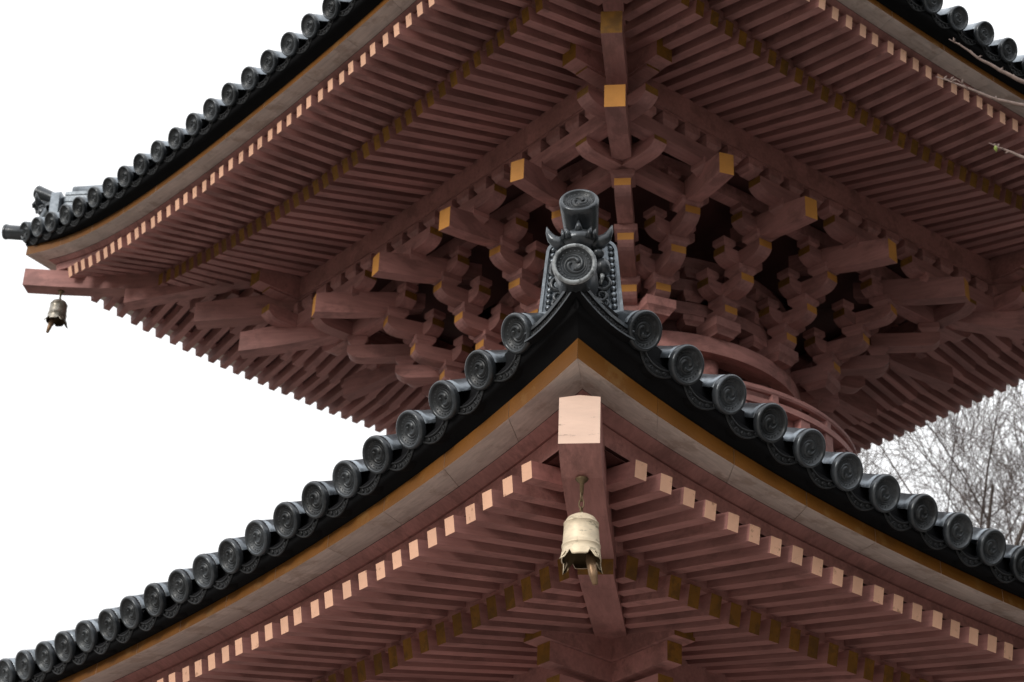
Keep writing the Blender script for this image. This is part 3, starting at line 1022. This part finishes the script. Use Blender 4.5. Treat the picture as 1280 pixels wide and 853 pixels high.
def chain(th, C, sg, corner):
    Mz = RZ(th)
    dirv = Vector((C[1][1] - C[3][1], sg * (C[1][0] - C[3][0])))
    ang = atan2(dirv.y, dirv.x)
    # big block on the ring
    f = Vector((C[3][1], sg * C[3][0])) - dirv.normalized() * 0.16
    setp = put('bracket_set', BIG, PAG, Mz @ T((f.x, f.y, 9.341)) @ RZ(ang))
    inv = (Mz @ T((f.x, f.y, 9.341)) @ RZ(ang)).inverted()
    def sub(name, me, M):
        return put(name, me, setp, inv @ M)
    for k in (3, 2, 1):
        a, R = C[k]
        top = ZT[k]
        sub('bracket_arm', arm_mesh(0.42), Mz @ T((R, sg * a, top)) @ RZ(ang))
        bp = Vector((R, sg * a)) - dirv.normalized() * 0.085
        sub('bearing_block', BLK, Mz @ T((bp.x, bp.y, top + 0.001)) @ RZ(ang))
        # cross arm on that block, parallel to the wall
        ct = top + BH + AH + 0.002
        Rc = R - 0.10
        if corner:
            lo, hi = a - 0.21, ({1: 2.19}.get(k) or a + 0.21)
        else:
            lo, hi = a - 0.21, a + 0.21
        M = Mz @ T((Rc, sg * hi, ct)) @ RZ(sg * pi / 2)
        sub('cross_arm', arm_mesh(hi - lo, True), M)
        for off in (-0.155, 0.155):
            sub('bearing_block', BLKS, Mz @ T((Rc, sg * (a + off), ct + 0.001)))
    # tail rafter and what it carries
    a, R = C[0]
    d2 = Vector((C[0][1] - C[1][1], sg * (C[0][0] - C[1][0])))
    a2 = atan2(d2.y, d2.x)
    sub('tail_rafter', TAIL, Mz @ T((R, sg * a, 9.970)) @ RZ(a2))
    ao = a - 0.3 * d2.normalized().y * sg
    sub('bearing_block', BLK2, Mz @ T((2.13, sg * ao, 10.075)))
    if corner:
        lo, hi = a - 0.33, 2.484
    else:
        lo, hi = ao - 0.31, ao + 0.31
    sub('cross_arm', arm_mesh(hi - lo, True), Mz @ T((2.13, sg * hi, 10.284)) @ RZ(sg * pi / 2))

for th in (*NEAR, *BACK):
    for sg in (-1, 1):
        chain(th, C2, sg, False)
        chain(th, C1, sg, True)
    # row of blocks under the purlin
    for i in range(20):
        u = (i - 9.5) * 0.2245
        put('bearing_block', BLK2, upper_roof, RZ(th) @ T((2.13, u, 10.2855)))
    # tie beams behind
    for k, z in ((1, 10.262),):
        pts = [(DG[k] - .1, DG[k] - .1), (C1[k][1] - .1, C1[k][0]), (C2[k][1] - .1, C2[k][0]), (C2[k][1] - .1, -C2[k][0]), (C1[k][1] - .1, -C1[k][0]), (DG[k] - .1, -DG[k] + .1)]
        m = MB()
        vs, fs = [], []
        for x, y in pts:
            for dx, dz in ((-0.05, 0), (0.05, 0), (0.05, 0.12), (-0.05, 0.12)):
                vs.append((x + dx, y * (x + dx) / x if abs(abs(y) - x) < .01 else y, z + dz + (0.002 if th in NEAR else 0)))
        for i in range(5):
            for q in range(4):
                fs.append((i * 4 + q, i * 4 + (q + 1) % 4, (i + 1) * 4 + (q + 1) % 4, (i + 1) * 4 + q))
        m.add(vs, fs, 0)
        put('tie_beam', m.mesh('tie_beam', [RED]), drum, RZ(th))
for th in (*NEAR, *BACK):       # boarded cove between the round body and the purlin
    m = MB()
    for (Ra, za, Rb, zb) in ((2.07, 10.43, 1.66, 10.40), (1.66, 10.40, 1.05, 10.25)):
        m.add([(Ra, -Ra, za), (Ra, Ra, za), (Rb, Rb, zb), (Rb, -Rb, zb)], [(0, 1, 2, 3)])
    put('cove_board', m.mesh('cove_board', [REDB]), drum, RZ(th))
for q in range(4):
    th = -3 * pi / 4 + q * pi / 2
    Mz = RZ(th)
    base = Mz @ T((1.42, 0, 9.341))
    setp = put('bracket_set', BIG, PAG, base)
    inv = base.inverted()
    for k in (3, 2, 1):
        x = DG[k] * sqrt(2)
        put('bracket_arm', arm_mesh(0.58), setp, inv @ Mz @ T((x, 0, ZT[k])))
        put('bearing_block', BLK, setp, inv @ Mz @ T((x - 0.09, 0, ZT[k] + 0.001)))
    put('tail_rafter', TAILD1, setp, inv @ Mz @ T((2.485 * sqrt(2), 0, 10.030)))
    put('tail_rafter', TAILD2, setp, inv @ Mz @ T((2.795 * sqrt(2), 0, 10.340)))
    put('bearing_block', BLK2, setp, inv @ Mz @ T((2.16 * sqrt(2), 0, 10.16)))

# wall arms and blocks against the round body, between the stepping sets
for k in range(24):
    a = radians(7.5 + 15 * k)
    for z, R_ in ((9.47, 1.20), (9.68, 1.22), (9.89, 1.24)):
        put('wall_block', BLK, drum, RZ(a) @ T((R_, 0, z)))
for z in (9.555, 9.765, 9.975):
    put('ring_beam', ring_mesh('ring_beam', [(1.16, z), (1.29, z), (1.29, z + 0.11), (1.16, z + 0.11)], [RED], 48), drum)

# ------------------------------------------------------------------ lower bracket sets at the corner of the body
for th in (*NEAR, *BACK):
    for a in (-1.9, -0.6, 0.6, 1.9):
        Mz = RZ(th)
        base = Mz @ T((1.86, a, 5.36))
        setp = put('bracket_set', BIG, PAG, base)
        inv = base.inverted()
        put('bracket_arm', arm_mesh(0.62), setp, inv @ Mz @ T((2.30, a, 5.62)))
        put('bearing_block', BLK, setp, inv @ Mz @ T((2.24, a, 5.621)))
        if abs(a) > 1.5:
            hi, lo = 2.72, 1.45
        else:
            hi, lo = abs(a) + 0.4, abs(a) - 0.4
        sg = 1 if a > 0 else -1
        put('cross_arm', arm_mesh(hi - lo, True), setp, inv @ Mz @ T((2.24, sg * hi, 5.737 + (0.002 if th in (LEFT, BACKR) else 0))) @ RZ(sg * pi / 2))
for q in range(4):
    th = -3 * pi / 4 + q * pi / 2
    put('bracket_arm', arm_mesh(1.0), PAG, RZ(th) @ T((2.18 * sqrt(2), 0, 5.735)))

# ------------------------------------------------------------------ wind bells
def wind_bell(loc, s, label, chain_len, swing, metal_):
    root = empty('wind_bell', label, 'bell', loc, 'wind bells under the roof corners')
    hk = MB()
    hk.lathe([(0.0, 0.0), (0.036 * s, -0.002), (0.034 * s, -0.01), (0.012 * s, -0.03), (0.010 * s, -0.09 * s), (0.0, -0.095 * s)], 14, M=RY(-pi / 2))
    put('hook', hk.mesh('hook', [IRON]), root)
    # links
    z = -0.085 * s
    nl = 3
    step = (chain_len - 0.085 * s) / nl
    for k in range(nl):
        lk = MB()
        pts = []
        for i in range(13):
            a = 2 * pi * i / 12
            p_ = Vector((0.014 * s * cos(a), 0, step * 0.62 * sin(a)))
            pts.append(RZ(pi / 2 * k + 0.5) @ p_)
        lk.tube(pts, [0.0045 * s] * 13, 6, cap=False)
        put('chain_link', lk.mesh('chain_link', [IRON]), root, T((0, 0, z - step * (k + 0.5))))
    zt = -chain_len
    b = MB()
    n = 64
    prof = [(0.006, 0.02), (0.012, 0.012), (0.018, 0.0), (0.05, -0.006), (0.075, -0.022), (0.088, -0.045), (0.091, -0.052), (0.094, -0.053), (0.094, -0.058), (0.091, -0.06),
            (0.094, -0.10), (0.097, -0.15), (0.099, -0.178), (0.103, -0.180), (0.103, -0.187), (0.100, -0.190), (0.102, -0.215)]
    def rim(a):
        c = abs(((a / (pi / 2)) % 1.0) - 0.5) * 2        # 1 at the four points, 0 between
        drop = 0.262 + 0.030 * c ** 4
        notch = math.exp(-((c - 0.66) / 0.11) ** 2) * 0.036
        flare = 0.106 + 0.046 * c ** 4
        return flare, -(drop - notch)
    vs, fs = [], []
    K = len(prof) + 3
    for i in range(n):
        a = 2 * pi * i / n
        fl, zr = rim(a)
        ring = list(prof)
        r0, z0 = prof[-1]
        for q in (0.4, 0.75, 1.0):
            ring.append((r0 + (fl - r0) * q ** 1.6, z0 + (zr - z0) * q))
        for r_, z_ in ring:
            vs.append((r_ * s * cos(a), r_ * s * sin(a), z_ * s))
    for i in range(n):
        j = (i + 1) % n
        for q in range(K - 1):
            fs.append((i * K + q, i * K + q + 1, j * K + q + 1, j * K + q))
    o = len(vs)
    # inner skin
    for i in range(n):
        a = 2 * pi * i / n
        fl, zr = rim(a)
        for r_, z_ in ((fl - 0.006, zr + 0.001), (0.094, -0.215), (0.085, -0.06), (0.0, -0.03)):
            vs.append((r_ * s * cos(a), r_ * s * sin(a), z_ * s))
    ms = [0] * len(fs)
    for i in range(n):
        j = (i + 1) % n
        for q in range(3):
            fs.append((o + i * 4 + q, o + j * 4 + q, o + j * 4 + q + 1, o + i * 4 + q + 1)); ms.append(1)
        fs.append((i * K + K - 1, o + i * 4, o + j * 4, j * K + K - 1)); ms.append(0)
    b.add(vs, fs, ms, True)
    put('bell_body', b.mesh('bell_body', [metal_, IRON]), root, T((0, 0, zt)) @ RZ(0) @ RX(swing * 0.1))
    c = MB()
    c.tube([(0, 0, -0.05 * s), (0, 0, -0.25 * s)], [0.008 * s, 0.01 * s], 8)
    c.tube([(0, 0, -0.22 * s), (0, 0, -0.26 * s), (0, 0, -0.34 * s), (0, 0, -0.40 * s)], [0.014 * s, 0.026 * s, 0.024 * s, 0.014 * s], 12)
    put('clapper', c.mesh('clapper', [CLAP]), root, T((0, 0, zt)) @ RZ(pi / 4) @ RX(swing))
    return root
D1 = 4.08
wind_bell((-D1, -D1, 5.994), 0.95, 'pale bronze wind bell hanging under the lower roof corner', 0.205, -0.20, BRONZE)
D2 = 3.71
wind_bell((-D2, D2, 10.638), 0.84, 'small bronze wind bell hanging under the upper roof corner', 0.10, 0.2, BRONZED)

# ------------------------------------------------------------------ bare trees
def bare_tree(name, label, base, height, seed, spread, levels=5, trunk_r=0.16, group=None, twig=TWIG):
    rnd = random.Random(seed)
    root = empty(name, label, 'tree', base, group)
    tr, cr = MB(), MB()
    def grow(p, d, L, r, lev):
        n = 5 if lev < 2 else 4
        pts, rads = [p.copy()], [r]
        q, dd = p.copy(), d.copy()
        for i in range(n):
            dd = (dd + Vector((rnd.uniform(-1, 1), rnd.uniform(-1, 1), rnd.uniform(-0.5, 0.9))) * (0.13 + 0.05 * lev)).normalized()
            q = q + dd * (L / n)
            pts.append(q.copy())
            rads.append(max(0.0028, r * (1 - 0.55 * (i + 1) / n)))
        (tr if lev < 2 else cr).tube(pts, rads, 7 if lev < 1 else (5 if lev < 3 else 3), cap=False)
        if lev >= levels:
            return
        kids = (9, 8, 7, 7, 6, 4)[lev]
        for k in range(kids):
            f = 0.25 + 0.75 * (k + rnd.random()) / kids
            i = min(n - 1, int(f * n))
            s_ = pts[i].lerp(pts[i + 1], f * n - i) if f < 1 else pts[-1]
            a = rnd.uniform(0, 2 * pi)
            ax = dd.orthogonal().normalized()
            side = (ax * cos(a) + dd.cross(ax) * sin(a))
            nd = (dd * rnd.uniform(0.45, 0.8) + side * rnd.uniform(0.5, 0.95) * spread + Vector((0, 0, 0.14))).normalized()
            grow(s_, nd, L * rnd.uniform(0.44, 0.60), max(0.0032, rads[i] * rnd.uniform(0.36, 0.52)), lev + 1)
    grow(Vector((0, 0, 0)), Vector((0, 0, 1)), height * 0.42, trunk_r, 0)
    put('trunk', tr.mesh('trunk', [BARK]), root)
    put('crown', cr.mesh('crown', [twig]), root)
    return root

def ground_at(px, py, dist):
    p_ = unproject(px, py, dist)
    return (p_.x, p_.y, 0), p_.z
(b1, h1) = ground_at(1215, 590, 27)
bare_tree('bare_tree', 'tall bare winter tree with dense fine twigs behind the pagoda', b1, h1 * 1.55, 3, 0.9, 5, 0.22, 'bare trees behind the pagoda')
(b2, h2) = ground_at(1330, 620, 31)
bare_tree('bare_tree', 'wide bare winter tree standing farther back beyond the twiggy tree', b2, h2 * 1.5, 11, 0.95, 5, 0.22, 'bare trees behind the pagoda')

# foreground tree whose twigs reach in from the right
fb = unproject(1900, 420, 8.5)
root = empty('foreground_tree', 'slender bare tree whose pale budding twigs reach in front of the upper eave', 'tree', (fb.x, fb.y, 0))
base = Vector((fb.x, fb.y, 0))
hub = unproject(1750, 330, 8.5)
m = MB()
m.tube([Vector((0, 0, 0)), Vector((0.05, 0.02, hub.z * 0.35)), (hub - base) * 0.75 + Vector((0, 0, hub.z * 0.05)), hub - base], [0.11, 0.09, 0.07, 0.05], 10)
m.tube([hub - base, hub - base + Vector((0.3, -0.3, 1.0)), hub - base + Vector((0.4, -0.2, 2.0))], [0.05, 0.03, 0.01], 8)
put('trunk', m.mesh('trunk', [BARK]), root)
def twig(pix, r0, r1, dist=8.5, seed=0, bud=False):
    rnd = random.Random(seed)
    pts = [unproject(x, y, dist + i * 0.01) - base for i, (x, y) in enumerate(pix)]
    fine = []
    for i in range(len(pts) - 1):
        for k in range(4):
            fine.append(pts[i].lerp(pts[i + 1], k / 4) + Vector((0, 0, rnd.uniform(-.002, .002))))
    fine.append(pts[-1])
    n = len(fine)
    m_ = MB()
    m_.tube(fine, [r0 + (r1 - r0) * i / (n - 1) for i in range(n)], 6)
    for i in range(2, n - 1, 2):         # buds along the twig
        p_ = fine[i]
        d = Vector((rnd.uniform(-1, 1), rnd.uniform(-1, 1), rnd.uniform(-.2, 1))).normalized()
        m_.tube([p_, p_ + d * 0.010, p_ + d * 0.020], [0.003, 0.0045, 0.001], 5)
    br = put('branch', m_.mesh('branch', [PALETWIG]), root)
    if bud:
        b_ = MB()
        p_ = fine[-4]
        b_.tube([p_, p_ + Vector((0, 0, -0.012)), p_ + Vector((0.004, 0, -0.028))], [0.003, 0.009, 0.002], 7)
        put('bud', b_.mesh('bud', [BUD]), br)
hx = (1750, 330)
twig([hx, (1500, 180), (1380, 140), (1280, 103), (1250, 88), (1222, 72), (1200, 56), (1186, 49)], 0.014, 0.0014, seed=1)
twig([hx, (1480, 200), (1350, 150), (1280, 132), (1245, 125), (1210, 110), (1190, 103), (1170, 96)], 0.013, 0.0015, seed=2)
twig([(1210, 110), (1196, 100), (1180, 99)], 0.002, 0.001, seed=3)
twig([hx, (1500, 270), (1350, 215), (1280, 197), (1262, 190), (1247, 184), (1236, 179)], 0.012, 0.0013, seed=4, bud=True)

# ------------------------------------------------------------------ unseen evergreen grove, added to shade the pagoda's right side
NEEDLE = mat('cedar_needles', (0.045, 0.06, 0.03), 0.8, var=0.4, scale=3, rnd=0.2)
def cedar_meshes(seed, h):
    rnd = random.Random(seed)
    t_, c_ = MB(), MB()
    t_.tube([(0, 0, 0), (0.05, 0.02, h * 0.5), (0, 0, h * 0.97)], [0.32, 0.2, 0.03], 10)
    for k in range(5200):
        f = rnd.random() ** 0.75
        z = h * (0.12 + 0.88 * f)
        R_ = (1 - f) ** 0.6 * 2.6 + 0.15
        R_ *= 0.8 + 0.25 * sin(z * 5.3 + seed)
        a = rnd.uniform(0, 2 * pi)
        q = R_ * rnd.uniform(0.45, 1.0)
        p_ = Vector((q * cos(a), q * sin(a), z - q * 0.15))
        d = Vector((cos(a), sin(a), rnd.uniform(-.5, .2))).normalized()
        sd2 = Vector((-sin(a), cos(a), rnd.uniform(-.4, .4)))
        L, W_ = rnd.uniform(.35, .6), rnd.uniform(.12, .22)
        n_ = d.cross(sd2) * 0.08
        c_.add([p_ - d * L * .3, p_ + sd2 * W_ - n_, p_ + d * L, p_ - sd2 * W_ - n_], [(0, 1, 2), (0, 2, 3)])
    return t_.mesh('trunk', [BARK]), c_.mesh('crown', [NEEDLE])
var = [cedar_meshes(21, 20.0), cedar_meshes(22, 18.0)]
spots = [(-0.5 + 2.6 * k, -18.5 - (k % 2) * 2.6) for k in range(9)] + [(22.5 + (k % 2) * 2.6, -15.0 + 2.7 * k) for k in range(8)]
for k, (x, y) in enumerate(spots):
    rnd = random.Random(90 + k)
    x, y = x + rnd.uniform(-.5, .5), y + rnd.uniform(-.5, .5)
    root = empty('shade_cedar', 'tall dark evergreen cedar, unseen, added to shade the pagoda from the right', 'tree', (x, y, 0), 'unseen cedars added for shade')
    tm, cm2 = var[k % 2]
    put('trunk', tm, root, RZ(rnd.uniform(0, 6)))
    put('crown', cm2, root, RZ(rnd.uniform(0, 6)))
